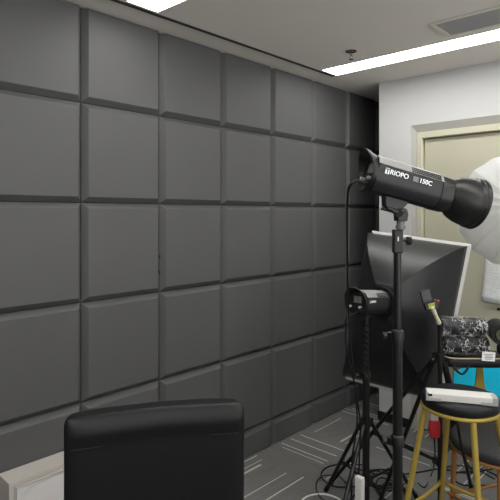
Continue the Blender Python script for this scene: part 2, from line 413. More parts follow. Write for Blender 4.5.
mb.tube(smoothpath([(bx0+.04, by0+.0045, .385), (bx0+.1, by0+.0035, .428), (bx0+.15, by0+.0045, .44)]), .0015, 5)
obj('film_crease', mb, M_ledwhite, t, smooth=True)['label'] = 'crease of clear protective film'

# ------------------------------------------------------------------ office chair
Pl = fl((65-250)/FPX*1.357, 1.357); Pr = fl((241-250)/FPX*1.474, 1.474)
ux = (Pr-Pl).normalized(); mid = (Pl+Pr)/2; W = (Pr-Pl).length
MC = Matrix((ux, Vector((0, 0, 1)).cross(ux), Vector((0, 0, 1)))).transposed().to_4x4(); MC.translation = mid   # local x right, y away from camera, z up
t = thing('office_chair', 'black leather office chair seen from behind, in the foreground', 'office chair', (MC @ Vector((0, .3, 0))))
def backpad(zs, wfun, y0fun, th, inset=0, n=28, nz=26, z0=.5, z1=1.096):
    mb = MB(MC); loops = []
    for i in range(nz+1):
        s = 1-(1-i/nz)**2.3; z = z0+(z1-z0)*s
        # superellipse corner rounding of outline
        ez = min(1, (1-s)*(z1-z0)/.024); ez0 = min(1, s*(z1-z0)/.05)
        hw = W/2 - .022*(1-math.sqrt(max(0, 1-(1-ez)**2))) - .05*(1-math.sqrt(max(0, 1-(1-ez0)**2)))
        tt = th*(.45+.55*math.sqrt(max(0, 1-(1-min(1, (1-s)*(z1-z0)/.05))**2)))*(.5+.5*math.sqrt(max(0, 1-(1-ez0)**2)))
        # bolster at the top, shallow groove below it
        dz = (1.087-z); bol = .006*math.exp(-((dz-.03)/.024)**2) - .002*math.exp(-((dz-.068)/.006)**2)
        lean = .10*(z-1.087)*-.12
        lp = []
        for k in range(n):
            a = 2*PI*k/n; ca, sa = math.cos(a), math.sin(a)
            x = hw*math.copysign(abs(ca)**.28, ca); y = (tt/2+bol)*math.copysign(abs(sa)**.6, sa)
            y += .03*(1-(x/(W/2))**2)*1.0 - .03
            crown = 0
            lp.append((x, y+lean, z+crown))
        loops.append(lp)
    mb.loft(loops); return mb
obj('backrest', backpad(None, None, None, .085), M_leather, t, smooth=True, angle=60)
mb = MB(MC)
def seam(dz):
    P = []
    for i in range(25):
        f_ = i/12-1; f_ *= .985; ca = abs(f_)**(1/.28); sa = math.sqrt(1-ca*ca)
        P.append((f_*W/2, -.0425*sa**.6-.03*f_*f_+.0006, 1.087-dz))
    return P
mb.tube(seam(.068), .0011, 5)
obj('backrest_seam', mb, M_leather, t, smooth=True)
mb = MB(MC); loops = []
for z, q in ((.43, .9), (.44, .97), (.47, 1), (.51, .98), (.525, .9)):
    loops.append([(q*.25*math.copysign(abs(math.cos(a))**.35, math.cos(a)), .29+q*.24*math.copysign(abs(math.sin(a))**.35, math.sin(a)), z) for a in [2*PI*k/32 for k in range(32)]])
mb.loft(loops); obj('seat', mb, M_leather, t, smooth=True, angle=50)
mb = MB(MC)
mb.tube(smoothpath([(0, .0, .70), (0, .05, .50), (0, .10, .42), (0, .28, .41)]), .022, 8); mb.box((0, .28, .42), (.2, .2, .03)); mb.cyl((0, .28, .08), (0, .28, .41), .025)
obj('gas_lift', mb, M_dark, t, smooth=True)
mb = MB(MC)
for k in range(5):
    a = 2*PI*k/5+.3; mb.tube([(0, .28, .10), (.27*math.cos(a), .28+.27*math.sin(a), .075)], [.024, .016], 8)
obj('star_base', mb, M_dark, t, smooth=True)
for k in range(5):
    a = 2*PI*k/5+.3; c = Vector((.27*math.cos(a), .28+.27*math.sin(a), .028)); mb = MB(MC)
    for s in (-1, 1): mb.cyl(c+Vector((s*.008*-math.sin(a), s*.008*math.cos(a), 0)), c+Vector((s*.022*-math.sin(a), s*.022*math.cos(a), 0)), .028, n=16)
    mb.cyl(c+Vector((0, 0, .0)), c+Vector((0, 0, .05)), .006, n=8)
    obj('caster', mb, M_black, t, smooth=True)

# ------------------------------------------------------------------ light stands
def stand(label, base, ztop, zcol, feet, secs, name='light_stand', zlow=.16, clampdir=None, group='tripod light stands', knobdir=RGT):
    t = thing(name, label, 'light stand', Vector(base), group)
    b = Vector(base)
    for (z0, z1, r) in secs:
        obj('pole', MB().cyl(b+Vector((0, 0, z0)), b+Vector((0, 0, z1)), r, n=20), M_dark, t, smooth=True)
    for i, (z0, z1, r) in enumerate(secs[:-1]):
        mb = MB(); mb.lathe(b+Vector((0, 0, z1-.03)), (0, 0, 1), [(0, r), (0, r+.005), (.030, r+.005), (.034, r+.003), (.038, r-.002)], 20)
        mb.box(b+Vector((0, 0, z1-.014))+(-RGT)*(r+.008), (.02, .02, .022))
        obj('collar', mb, M_black, t, smooth=True)
        kd = -RGT
        mb = MB(); q = b+Vector((0, 0, z1-.014)); mb.cyl(q+kd*(r+.01), q+kd*(r+.022), .004, n=8); mb.lathe(q+kd*(r+.02), kd, [(0, .002), (0, .011), (.012, .012), (.014, .002)], 10)
        obj('knob', mb, M_black, t, smooth=True)
    rp = secs[0][2]
    for nm, zz in (('leg_hub', zcol), ('brace_hub', zlow)):
        mb = MB(); mb.lathe(b+Vector((0, 0, zz-.018)), (0, 0, 1), [(0, rp), (0, rp+.008), (.036, rp+.008), (.036, rp)], 20)
        for f in feet:
            d_ = (Vector(f)-b); d_.z = 0; d_.normalize(); R = Matrix((d_, Vector((0, 0, 1)).cross(d_), Vector((0, 0, 1)))).transposed()
            mb.box(b+d_*(rp+.012)+Vector((0, 0, zz)), (.022, .024, .03), R)
        obj(nm, mb, M_black, t, smooth=True)
    for f in feet:
        f = Vector(f); d_ = (f-b); d_.z = 0; L = d_.length; d_.normalize()
        top = b+d_*(rp+.015)+Vector((0, 0, zcol-.005)); ft = b+d_*L+Vector((0, 0, .012))
        lg = obj('leg', MB().cyl(top, ft, .0105, n=12), M_dark, t, smooth=True)
        dd = (ft-top).normalized()
        obj('rubber_foot', MB().lathe(ft-dd*.04, dd, [(0, .0105), (0, .013), (.045, .013), (.048, .008)], 12, cap=True), M_cable, lg, smooth=True)
        q = top+(ft-top)*.55
        obj('brace', MB().cyl(b+d_*(rp+.012)+Vector((0, 0, zlow)), q, .007, n=8), M_dark, t, smooth=True)
    return t
mainb = fl((397.5-250)/FPX*1.70, 1.70)
t1 = stand('tall black light stand in front, carrying the large lamp with the reflector', mainb, 1.56, .62,
      [mainb+fl(-.42, .12), mainb+fl(.34, .34), mainb+fl(.10, -.45)],
      [(.05, 0.885, .0165), (0.885, 1.232, .0158), (1.232, 1.565, .0125)], zlow=.2)
# clip hanging at the middle collar
b2 = fl((366-250)/FPX*2.66, 2.66)
t2 = stand('black tripod light stand beside the grey panels, carrying the softbox lamp', b2, 1.07, .543,
      [onfloor(326, 492), fl(.30, 2.17), fl(.945, 2.91)],
      [(.05, .80, .0185), (.80, 1.075, .015)], zlow=.24)
b3 = fl((440-250)/FPX*2.53, 2.53)
t3 = stand('slim black light stand behind the brass stool, carrying the small handheld monitor', b3, 1.05, .917,
      [fl(.47, 3.05), fl(.70, 2.82), fl(1.30, 3.02)],
      [(.05, .917, .0115), (.917, 1.05, .009)], zlow=.40)

# ------------------------------------------------------------------ lamps
def section(hw, hz, n_side=1):
    P = [(-.30, 1), (.30, 1), (.72, .86), (.96, .52), (1, .2), (1, -.3), (.9, -.66), (.66, -.93), (.3, -1), (-.3, -1), (-.66, -.93), (-.9, -.66), (-1, -.3), (-1, .2), (-.96, .52), (-.72, .86)]
    return [(a*hw, b_*hz) for a, b_ in P]
def studio_lamp(name, label, A, B, L, hw, tname, textsz=.034, reflector=True, gtxt=True):
    """A rear centre, B direction point; local x to the front, z up, viewer's side -y"""
    M = frame(A, B-A)
    t = thing(name, label, 'studio lamp', A)
    st = [(0, 1), (.02*L/.34, 1.0), (L*.80, .96), (L*.86, .95)]
    mb = MB(M); mb.loft([[(x, y*q, z*q) for y, z in section(hw, hw)] for x, q in st])
    obj('housing', mb, M_housing, t, smooth=True, angle=28)
    # upper shell, its grey lightened for light from above, a little proud of the housing
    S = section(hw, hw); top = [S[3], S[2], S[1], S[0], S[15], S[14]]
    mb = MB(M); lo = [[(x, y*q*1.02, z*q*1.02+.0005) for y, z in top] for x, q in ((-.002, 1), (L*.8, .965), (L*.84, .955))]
    mb.loft(lo, cap=False, close=False); obj('toplit_shell', mb, M_toplit, t, solid=.002)
    mb = MB(M); mb.loft([[(x, y*q, z*q) for y, z in section(hw, hw)] for x, q in ((L*.83, .985), (L*.84, 1.0), (L*.99, .97), (L, .93))])
    obj('front_ring', mb, M_black, t, smooth=True, angle=28)
    # vents: perforations along the upper shoulder and low on the side
    for s in (-1, 1):
        mb = MB(M)
        for i in range(15):
            for j in range(3):
                x = L*(.42+.026*i); f_ = .2+.3*j; q = .985
                y = s*((S[2][0])*(1-f_)+S[3][0]*f_)*q*1.03; z = (S[2][1]*(1-f_)+S[3][1]*f_)*q*1.03
                mb.box((x, y, z), (.0042, .005, .004))
        obj('vent', mb, M_cable, t); mb = MB(M)
        for i in range(10):
            mb.box((L*(.42+.03*i), s*(S[6][0])*.985, S[6][1]*.97), (.004, .004, .003))
        obj('vent', mb, M_cable, t)
    # rear bezel: flared lip, highest and furthest back at its top
    mb = MB(M); n = 40; loops = []
    def rim(x0, q, flare, back):
        lp = []
        for k in range(n):
            a = 2*PI*k/n; u = max(0, math.sin(a))**1.5
            rr = hw*q*(1+flare*u); lp.append((x0-back*u, rr*math.cos(a)*1.0, rr*math.sin(a)))
        return lp
    loops = [rim(.012, .99, .02, 0), rim(-.004, 1.02, .08, .006), rim(-.014, 1.03, .27, .026), rim(-.017, 1.0, .26, .028), rim(-.004, .93, .08, .004), rim(.001, .90, .0, 0)]
    mb.loft(loops, cap=False); obj('rear_bezel', mb, M_black, t, smooth=True)
    rp = obj('rear_panel', MB(M).lathe((.0, 0, 0), (-1, 0, 0), [(0, hw*.93), (.003, hw*.9), (.003, .001)], 32), M_black, t, smooth=True)
    obj('display', MB(M).box((-.0042, -hw*.10, hw*.30), (.002, hw*.75, hw*.55)), M_grey, rp)
    for y in (hw*.55, -hw*.38): obj('dial', MB(M).lathe((-.003, y, -hw*.30), (-1, 0, 0), [(0, .007), (.014, .0065), (.015, .001)], 12), M_ledgrey, rp, smooth=True)
    mb = MB(M); mb.lathe((-.003, -hw*.45, -hw*.62), (-1, 0, 0), [(0, .013), (.012, .013), (.014, .006), (.03, .005)], 12)
    obj('power_socket', mb, M_dark, rp, smooth=True)
    # lettering on the viewer's side face
    T = M @ Matrix.Translation((L*.08, -hw*1.0-.0012, hw*.10)) @ Matrix.Rotation(PI/2, 4, 'X')
    ts = textsz
    gap = .002
    mb = MB(M); mb.box((L*.08+ts*.32, -hw-.0004, hw*.10+ts*.34), (ts*.64, .0012, ts*.86)); obj('logo_square', mb, M_wtext, t)
    text_mesh('logo_letter', 'T', ts*.92, M @ Matrix.Translation((L*.08+ts*.32, -hw*1.0-.0016, hw*.10+ts*.02)) @ Matrix.Rotation(PI/2, 4, 'X'), M_housing, t, align='CENTER', bold=.0006)
    text_mesh('lettering', 'RIOPO', ts, T @ Matrix.Translation((ts*.74, 0, 0)), M_wtext, t, bold=ts*.010)
    if gtxt:
        text_mesh('lettering', 'SE', ts*.95, T @ Matrix.Translation((ts*4.45, 0, 0)), M_gtext, t, bold=.001)
        text_mesh('lettering', '150C', ts*.95, T @ Matrix.Translation((ts*5.5, 0, 0)), M_wtext, t, bold=ts*.012)
    if reflector:
        n = 48
        rf = obj('reflector', MB(M).lathe((L*.98, 0, 0), (1, 0, 0), [(d_*.81, r_*.93) for d_, r_ in [(0, .045), (.008, .047), (.022, .060), (.045, .074), (.075, .0835), (.105, .0875), (.118, .0885), (.122, .0915), (.128, .0915), (.131, .0885), (.137, .0885), (.141, .0925), (.148, .093), (.150, .0915), (.148, .089), (.10, .084), (.06, .074), (.03, .055), (.012, .042)]], n), M_black, t, smooth=True, angle=50)
    return t, M
A = at(370.5, 174.0, 1.66); B = at(482, 206.0, 1.73)
lamp1, ML = studio_lamp('studio_lamp', 'large black studio lamp with silverless dish reflector, white TRIOPO 150C lettering', A, B, .272, .0585, 'a', textsz=.0215)
lamp1['label'] = 'large black studio lamp with bowl reflector and white TRIOPO lettering on the front stand'
# bracket under lamp 1
def bracket(t, M, xb, hw, topz_pole, base, handle=True):
    q = M @ Vector((xb, 0, -hw*.93)); P0 = Vector((base.x, base.y, topz_pole))
    mb = MB(); X = (M.to_3x3() @ Vector((1, 0, 0))); X.z = 0; X.normalize(); Yv = Vector((0, 0, 1)).cross(X)
    R = Matrix((X, Yv, Vector((0, 0, 1)))).transposed()
    Mb = R.to_4x4(); Mb.translation = q
    h = q.z-P0.z; dx = (P0-q).dot(X)
    mb = MB(Mb)
    prof = [(-.028, .008), (.055, -.016), (.030, -.040), (dx+.020, -.052), (dx+.016, -h+.03), (dx-.016, -h+.03), (dx-.018, -.045), (-.026, -.03)]
    mb.loft([[(x, y, z) for x, z in prof] for y in (-.017, .017)])
    br = obj('bracket', mb, M_black, t, bevel=.002)
    mb = MB(Mb); mb.cyl((dx, 0, -h+.032), (dx, 0, -h+.002), .013, n=16); mb.lathe((dx, 0, -h+.006), (0, 0, 1), [(0, .012), (0, .016), (.01, .016), (.01, .012)], 16)
    obj('spigot', mb, M_grey, br, smooth=True)
    if handle:
        mb = MB(Mb); mb.tube([(dx+.002, -.019, -.046), (dx-.020, -.021, -.046), (dx-.058, -.024, -.036)], [.009, .0075, .006], 10); mb.cyl((dx+.0, -.026, -.048), (dx, .026, -.048), .012, n=16)
        obj('tilt_handle', mb, M_black, br, smooth=True)
    return Mb, dx, h
bracket(lamp1, ML, .088, .0585, 1.567, mainb)
mb = MB(); mb.tube([at(398, 213, 1.655), at(392, 210.5, 1.65), at(381, 208.5, 1.655)], [.009, .0075, .005], 10); mb.cyl(at(399, 213.5, 1.645), at(399, 213.5, 1.69), .012)
obj('lock_lever', mb, M_black, lamp1, smooth=True)
# stand head block with side knob, belongs to the stand
hp = Vector((mainb.x, mainb.y, 1.50))
mb = MB(); R = Matrix((RGT, FWD, Vector((0, 0, 1)))).transposed(); mb.box(hp+Vector((0, 0, .030)), (.030, .030, .078), R)
hd = obj('stand_head', mb, M_black, t1, bevel=.003)
mb = MB(); k0 = hp+Vector((0, 0, .032)); mb.cyl(k0+RGT*.015, k0+RGT*.032, .004, n=8); mb.lathe(k0+RGT*.030, RGT, [(0, .002), (0, .012), (.003, .014), (.014, .014), (.017, .011), (.017, .001)], 8)
obj('head_knob', mb, M_black, hd, smooth=True)
mb = MB(); mb.box(hp+Vector((0, 0, .038))-FWD*.0155+RGT*-.002, (.003, .001, .014), R); obj('white_mark', mb, M_wtext, hd)

A2 = at(357, 303, 2.60); B2 = at(389, 301.5, 2.84)
lamp2, ML2 = studio_lamp('studio_lamp', 'smaller black studio lamp with grey rear display, plugged into the softbox', A2, B2, .245, .062, 'b', textsz=.016, reflector=False, gtxt=False)
q = ML2 @ Vector((.09, 0, -.058))
mb = MB(); p0 = Vector((b2.x, b2.y, 1.077))
mb.tube([q+Vector((0, 0, .004)), Vector((q.x, q.y, q.z-.022)), p0+Vector((0, 0, .012)), p0], [.022, .022, .018, .018], 12)
br = obj('bracket', mb, M_black, lamp2, smooth=True)
mb = MB(); c = p0+Vector((0, 0, .02)); mb.cyl(c-FWD*.03, c+FWD*.03, .010, n=12); mb.tube([c-FWD*.028, c-FWD*.03-RGT*.05+Vector((0, 0, .004))], [.007, .005], 8)
obj('tilt_handle', mb, M_black, br, smooth=True)

# ------------------------------------------------------------------ softbox
TL = at(374, 233.5, 3.25); TR = at(467.5, 246.5, 2.99); BR = at(437, 401, 2.94); BL = at(348, 377, 3.20)
cen = (TL+TR+BR+BL)/4; nrm = (TR-TL).cross(BL-TL).normalized()
if nrm.dot(FWD) < 0: nrm = -nrm
apex = ML2 @ Vector((.245, 0, 0)); axl = (B2-A2).normalized()
t = thing('softbox', 'large tilted black rectangular softbox with white edge in front of the door', 'softbox', cen)
n = 64; ring = []; rect = []
side = (TR-TL).normalized(); vert = (BL-TL).normalized(); ax_u = side
corn = [TL, TR, BR, BL]; corn0 = corn; corn = [TL-side*.034, TR, BR, BL-side*.034]
for i in range(4):
    for k in range(n//4):
        s = k/(n//4); rect.append(corn[i].lerp(corn[(i+1) % 4], s))
y_ = Vector((0, 0, 1)); rx = axl.cross(y_).normalized(); ry = rx.cross(axl)
for p in rect:
    d_ = p-cen; a = math.atan2(d_.dot(ry), d_.dot(rx)); ring.append(apex+axl*.012+(rx*math.cos(a)+ry*math.sin(a))*.078)
loops = []
for j in range(15):
    s = j/14; lp = []
    for i, (a, b_) in enumerate(zip(ring, rect)):
        k = (i % (n//4))/(n//4); cr = math.sin(PI*k)   # 0 at the rods, 1 mid-panel
        d_ = (b_-cen).normalized()
        p = a.lerp(b_, s) + d_*.06*math.sin(PI*s)**.9*(1-.42*cr) - nrm*.02*math.sin(PI*s)
        lp.append(p)
    loops.append(lp)
obj('cloth_shell', MB().loft(loops, cap=False), M_cloth, t, smooth=True, angle=12, solid=.002)
mb = MB(); mb.lathe(apex-axl*.004, axl, [(0, .063), (0, .080), (.018, .082), (.022, .072), (.018, .063)], 36)
obj('speed_ring', mb, M_black, t, smooth=True)
for i in range(4):
    mb = MB(); path = [loops[j][i*(n//4)]+nrm*.003 for j in range(15)]; mb.tube(path, .0035, 6); obj('rod', mb, M_dark, t, smooth=True)
corn = corn0
# white lip: a frame of cloth edging standing proud around the front
mb = MB(); 
out = []
for i in range(4):
    a = corn[i]; e1 = (a-corn[(i+1) % 4]).normalized(); e2 = (a-corn[(i-1) % 4]).normalized(); out.append(e1+e2)
def ringloop(o_, dn): return [corn[i]+out[i]*o_+nrm*dn for i in range(4)]
L4 = [ringloop(-.004, -.004), ringloop(.017, .004), ringloop(.017, .040), ringloop(-.004, .040)]
for i in range(4):
    j = (i+1) % 4
    for a in range(4):
        b_ = (a+1) % 4
        mb.f([mb.v(L4[a][i]), mb.v(L4[a][j]), mb.v(L4[b_][j]), mb.v(L4[b_][i])])
obj('white_edge', mb, M_lip, t, weld=True, bevel=.003)['label'] = 'white edging around the front'
mb = MB(); q4 = [corn[i]+nrm*.030 for i in range(4)]; q5 = [p+nrm*.003 for p in q4]; mb.loft([q4, q5]); obj('diffuser', mb, M_paper, t)

# ------------------------------------------------------------------ small monitor on slim stand
t = thing('handheld_monitor', 'small black handheld monitor with yellow green text on the slim stand', 'monitor', b3+Vector((0, 0, 1.05)))
Pm = at(429, 303, 2.48); up = (at(424.5, 288, 2.50)-at(431, 312, 2.48)).normalized()
xx = (RGT - up*RGT.dot(up)).normalized(); Mm = Matrix((xx, up.cross(xx)*-1*-1, up)).transposed().to_4x4(); Mm = Matrix((xx, (up.cross(xx)), up)).transposed().to_4x4(); Mm.translation = Pm; Mm = Mm @ Matrix.Scale(.82, 4)
# local x right, y away, z up
obj('screen_body', MB(Mm).box((-.006, 0, .030), (.062, .014, .100)), M_black, t, bevel=.004)
obj('dark_screen', MB(Mm).box((-.006, -.0078, .045), (.052, .001, .056)), mat('dark glossy screen', (34, 38, 44), .15), t)
sc_ = obj('control_unit', MB(Mm).box((.004, -.008, -.018), (.078, .03, .042)), M_black, t, bevel=.004)
mb = MB(Mm)
random.seed(3)
for r in range(4):
    x = -.014
    while x < .020:
        l = random.uniform(.003, .009); mb.box((x+l/2, -.0238, -.005-r*.0078), (l, .001, .0052)); x += l+.0025
obj('yellow_text', mb, mat('yellow green print', (190, 196, 70), .5), sc_)
mb = MB(Mm); mb.cyl((.044, -.008, -.004), (.058, -.008, -.004), .010, n=12); mb.box((.036, -.01, .010), (.014, .014, .010)); obj('red_knob', mb, mat('dark red plastic', (110, 38, 44), .4), t, bevel=.001)
g0 = Mm @ Vector((.012, -.004, -.045)); g1 = at(439, 323, 2.52)
mb = MB(); mb.tube([g0+(g0-g1)*.25, g0, g0.lerp(g1, .35), g0.lerp(g1, .6), g1], [.010, .012, .009, .010, .012], 14); obj('grip', mb, mat('cream plastic', (200, 194, 170), .5), t, smooth=True)['label'] = 'cream coloured grip'
mb = MB(); mb.tube([g1, Vector((b3.x, b3.y, 1.052))], .009, 10); obj('mount', mb, M_black, t, smooth=True)

# ------------------------------------------------------------------ brass stools
def stool(name, label, c, zs, R, az, topr, footr, zring, m, cm=None, ring_round=False, nleg=4):
    t = thing(name, label, 'stool', Vector(c))
    c = Vector(c); Z = Vector((0, 0, 1)); cm = cm or M_cush
    obj('seat', MB().lathe(c+Z*(zs-.045), (0, 0, 1), [(0, .001), (0, R*.97), (.012, R), (.030, R), (.040, R*.97), (.045, R*.9), (.047, R*.5), (.046, .001)], 48), cm, t, smooth=True, angle=50)
    mb = MB(); mb.tube([c+Z*(zs-.052)+(RGT*math.cos(a)+FWD*math.sin(a))*(R*.96) for a in [2*PI*k/48 for k in range(48)]], .009, 8, closed=True)
    obj('seat_rim', mb, m, t, smooth=True)
    pts = []
    for k in range(nleg):
        a = az+2*PI*k/nleg; d_ = RGT*math.cos(a)+FWD*math.sin(a)
        p0 = c+d_*topr+Z*(zs-.052); p1 = c+d_*footr+Z*.004
        obj('leg', MB().tube([p0, p1], [.0130, .0110], 14), m, t, smooth=True)
        s = (p0.z-zring)/(p0.z-p1.z); pts.append((p0.lerp(p1, s), d_))
    # footrest: a bent tube that dips towards the legs with rounded corners
    P = []
    for k in range(nleg):
        p, d_ = pts[k]; pn = pts[(k+1) % nleg][0]; pp = pts[k-1][0]
        for (q, s) in ((pp, .14), (pp, .06), (None, 0), (pn, .06), (pn, .14)):
            P.append(p.lerp(q, s)+d_*(.016 if s == .06 else .008) if q else p+d_*.020)
        P.append(p.lerp(pn, .5))
    P2 = smoothpath(P+[P[0]], 3)[:-1]
    obj('footrest', MB().tube(P2, .0085, 8, closed=True), m, t, smooth=True)
    return t
cS = fl((460-250)/FPX*2.24, 2.24)
stool('bar_stool', 'tall brass coloured bar stool with round black seat, the white light bar on it', cS, .834, .163, math.radians(-3), .148, .295, .325, M_gold)
cC = fl(1.235, 2.52)
ch = stool('low_stool', 'lower orange gold stool with round black seat and curved back, behind the tall stool', cC, .525, .24, math.radians(62), .215, .235, .19, M_copper, cm=mat('worn black seat', (40, 41, 43), .7, noise=.2, nscale=20))
# curved back splat: widens downwards
mb = MB(); loops = []
yb = 2.745
for i in range(9):
    s = i/8; z = .835-(.835-.50)*s
    cx = at(479.5+1*s, 0, yb); r0 = (cx.x*RGT.x+cx.y*RGT.y)
    hw = .016+.055*s**1.6
    y = yb+.02*math.sin(PI*s)-.012*s
    loops.append([fl(r0-hw*.75, y-.006, z), fl(r0+hw*1.1, y-.006, z), fl(r0+hw*1.1, y+.006, z), fl(r0-hw*.75, y+.006, z)])
mb.loft(loops); obj('back_splat', mb, M_gold, ch, bevel=.003)
mb = MB(); pts = smoothpath([fl(1.06, 2.66, .818), fl(1.14, 2.72, .826), fl(1.23, 2.745, .828), fl(1.33, 2.73, .826), fl(1.43, 2.66, .818)])
mb.tube(pts, .011, 8); obj('back_rail', mb, M_gold, ch, smooth=True)

# light bar on tall stool
zt = .834
p0 = at(427, 396, 2.17); p1 = at(497, 404, 2.10); p0.z = p1.z = zt
dirx = (p1-p0).normalized(); Lb = (p1-p0).length
Mx = Matrix((dirx, Vector((0, 0, 1)).cross(dirx), Vector((0, 0, 1)))).transposed().to_4x4(); Mx.translation = p0+Vector((0, 0, .002))
t = thing('light_bar', 'white LED light bar with grey end pieces lying on the tall stool seat', 'light bar', (p0+p1)/2)
obj('body', MB(Mx).b2((.0, -.005, 0), (Lb, .07, .030)), M_ledwhite, t, bevel=.003)
for x0, x1 in ((-.004, .055), (Lb-.06, Lb+.004)):
    mb = MB(Mx); mb.b2((x0, -.008, -.0005), (x1, -.005, .012)); mb.b2((x0, -.008, .012), (x0+.012 if x0 < 0 else x1, -.004, .033)) if x0 < 0 else mb.b2((x1-.02, -.008, .012), (x1, .05, .032))
    obj('end_piece', mb, M_ledgrey, t, bevel=.001)['label'] = 'grey corner piece'
obj('port', MB(Mx).box((.012, -.0075, .024), (.016, .004, .009)), M_cable, t)

# wrapped rolls and bag on the back rail
def rollmesh(a, b_, r, seed, n=28, m_=40, amp=.006):
    random.seed(seed); ph = [random.uniform(0, 6) for _ in range(8)]
    a = Vector(a); b_ = Vector(b_); ax = (b_-a); L = ax.length; ax.normalize(); u = Vector((0, 0, 1)); u = (u-ax*u.dot(ax)).normalized(); w_ = ax.cross(u); lp = []
    for i in range(m_+1):
        s = i/m_; rr = r*(1-.9*max(0, (.03-s)/.03)**2)*(1-.9*max(0, (s-.97)/.03)**2)
        lp.append([a+ax*(s*L)+(u*math.cos(2*PI*k/n)+w_*math.sin(2*PI*k/n))*(rr+amp*(math.sin(k*1.3+ph[0]+s*30)*math.sin(s*41+ph[1]+k*.9)+.5*math.sin(k*2.9+s*55+ph[2]))) for k in range(n)])
    return MB().loft(lp)
def wrapped(name, label, cat, a, b_, r, seed):
    c = (Vector(a)+Vector(b_))/2; c.z -= r
    t = thing(name, label, cat, c)
    obj('black_roll', rollmesh(a, b_, r*.90, seed, amp=.002), M_cush, t, smooth=True)
    obj('plastic_wrap', rollmesh(Vector(a), Vector(b_), r, seed+5, amp=.006), M_film, t, smooth=True, angle=25)['label'] = 'clear crinkled plastic wrap'
    return t
zb = .840
# bag
t = thing('equipment_bag', 'flat black bag with cream piping and white label under the wrapped rolls', 'bag', fl(1.2, 2.70, zb))
bl, br_, zc = .985, 1.50, zb+.035
mb = MB(); lp = []
for z, q in ((zb, .93), (zb+.005, .985), (zb+.022, 1), (zb+.040, .985), (zb+.047, .93)):
    lp.append([fl((bl+br_)/2+q*(br_-bl)/2*math.copysign(abs(math.cos(a))**.3, math.cos(a)), 2.685+.085*q*math.copysign(abs(math.sin(a))**.4, math.sin(a)), z) for a in [2*PI*k/40 for k in range(40)]])
mb.loft(lp); obj('body', mb, M_cush, t, smooth=True)
mb = MB(); mb.tube([Vector(p)*1.0-FWD*.002 for p in lp[4]], .0035, 6, closed=True); obj('piping', mb, mat('cream piping', (170, 160, 130), .5), t, smooth=True)['label'] = 'cream edge piping'
Rr = Matrix((RGT, FWD, Vector((0, 0, 1)))).transposed()
lc = at(488.5, 356.5, 2.588)
obj('white_label', MB().box(lc, (.066, .002, .046), Rr @ Matrix.Rotation(math.radians(4), 3, 'Y')), M_paper, t)
mb = MB()
for i in range(4): mb.box(lc-FWD*.0015+Vector((0, 0, .010-.0075*i)), (.045-.008*(i % 2), .001, .003), Rr)
obj('label_print', mb, M_grey, t)
wrapped('wrapped_roll', 'lower black roll in shiny crinkled plastic, lying on the flat black bag', 'wrapped roll', fl(1.000, 2.675, zb+.100), fl(1.235, 2.675, zb+.100), .047, 1)
wrapped('wrapped_roll', 'upper black roll in shiny crinkled plastic, topmost of the bundle', 'wrapped roll', fl(.985, 2.68, zb+.195), fl(1.225, 2.68, zb+.193), .050, 2)
t = thing('rolled_pouch', 'dark round pouch with olive opening at the right end of the wrapped bundle', 'pouch', at(492, 345, 2.66))
mb = MB(); c = at(494, 331, 2.64); mb.lathe(c-FWD*.09, FWD+RGT*.25, [(0, .034), (0, .052), (.03, .056), (.15, .054), (.16, .04), (.16, .001)], 28)
obj('body', mb, M_cush, t, smooth=True)
obj('lining', MB().lathe(c-FWD*.086+RGT*.006, FWD+RGT*.25, [(0, .034), (.02, .001)], 20), mat('olive fabric', (66, 70, 54), .8), t, smooth=True)
mb = MB(); c2 = fl(1.345, 2.665, zb+.080); mb.lathe(c2-RGT*.055, RGT, [(0, .001), (0, .025), (.01, .030), (.13, .030), (.14, .025), (.14, .001)], 20)
tag(obj('black_pouch', mb, M_cush, smooth=True), 'plain black pouch below the round olive lined pouch', 'pouch')

# straps hanging from the bag
for i, (a, b_, c_, lb) in enumerate((((447, 366), (449, 380), (456, 405), 'black strap hanging down in front of the cyan card, left one'),)):
    mb = MB(); mb.tube(smoothpath([at(445, 362, 2.60), at(448, 376, 2.60), at(451, 388, 2.62), at(453, 400, 2.66)]), .012, 8)
    tag(obj('strap', mb, M_cable, smooth=True), 'thick black strap hanging from the bag beside the cyan card', 'strap')
mb = MB(); mb.tube(smoothpath([at(453, 365, 2.60), at(457, 371, 2.58), at(462, 374, 2.58), at(466, 371, 2.58), at(469, 366, 2.60)]), .006, 8)
tag(obj('strap_loop', mb, M_cable, smooth=True), 'short black strap loop dangling below the bag', 'strap')

# cyan card leaning against the door
ya = 1.44; yb_ = 1.0; xb = XB+.035
tag(obj('black_case', MB().b2((XB-.14, yb_-.015, 0), (XB+.048, ya-.03, .31)), M_cush, bevel=.01), 'black case on the carpet under the cyan board, behind the lower stool', 'case')
mb = MB(); mb.loft([[(xb-.04, ya, .311), (xb-.04, yb_, .311), (xb-.032, yb_, .311), (xb-.032, ya, .311)], [(xb+.005, ya, .665), (xb+.005, yb_, .665), (xb+.013, yb_, .665), (xb+.013, ya, .665)]])
tag(obj('cyan_board', mb, M_cyan), 'bright cyan board leaning against the door on the black case', 'board')

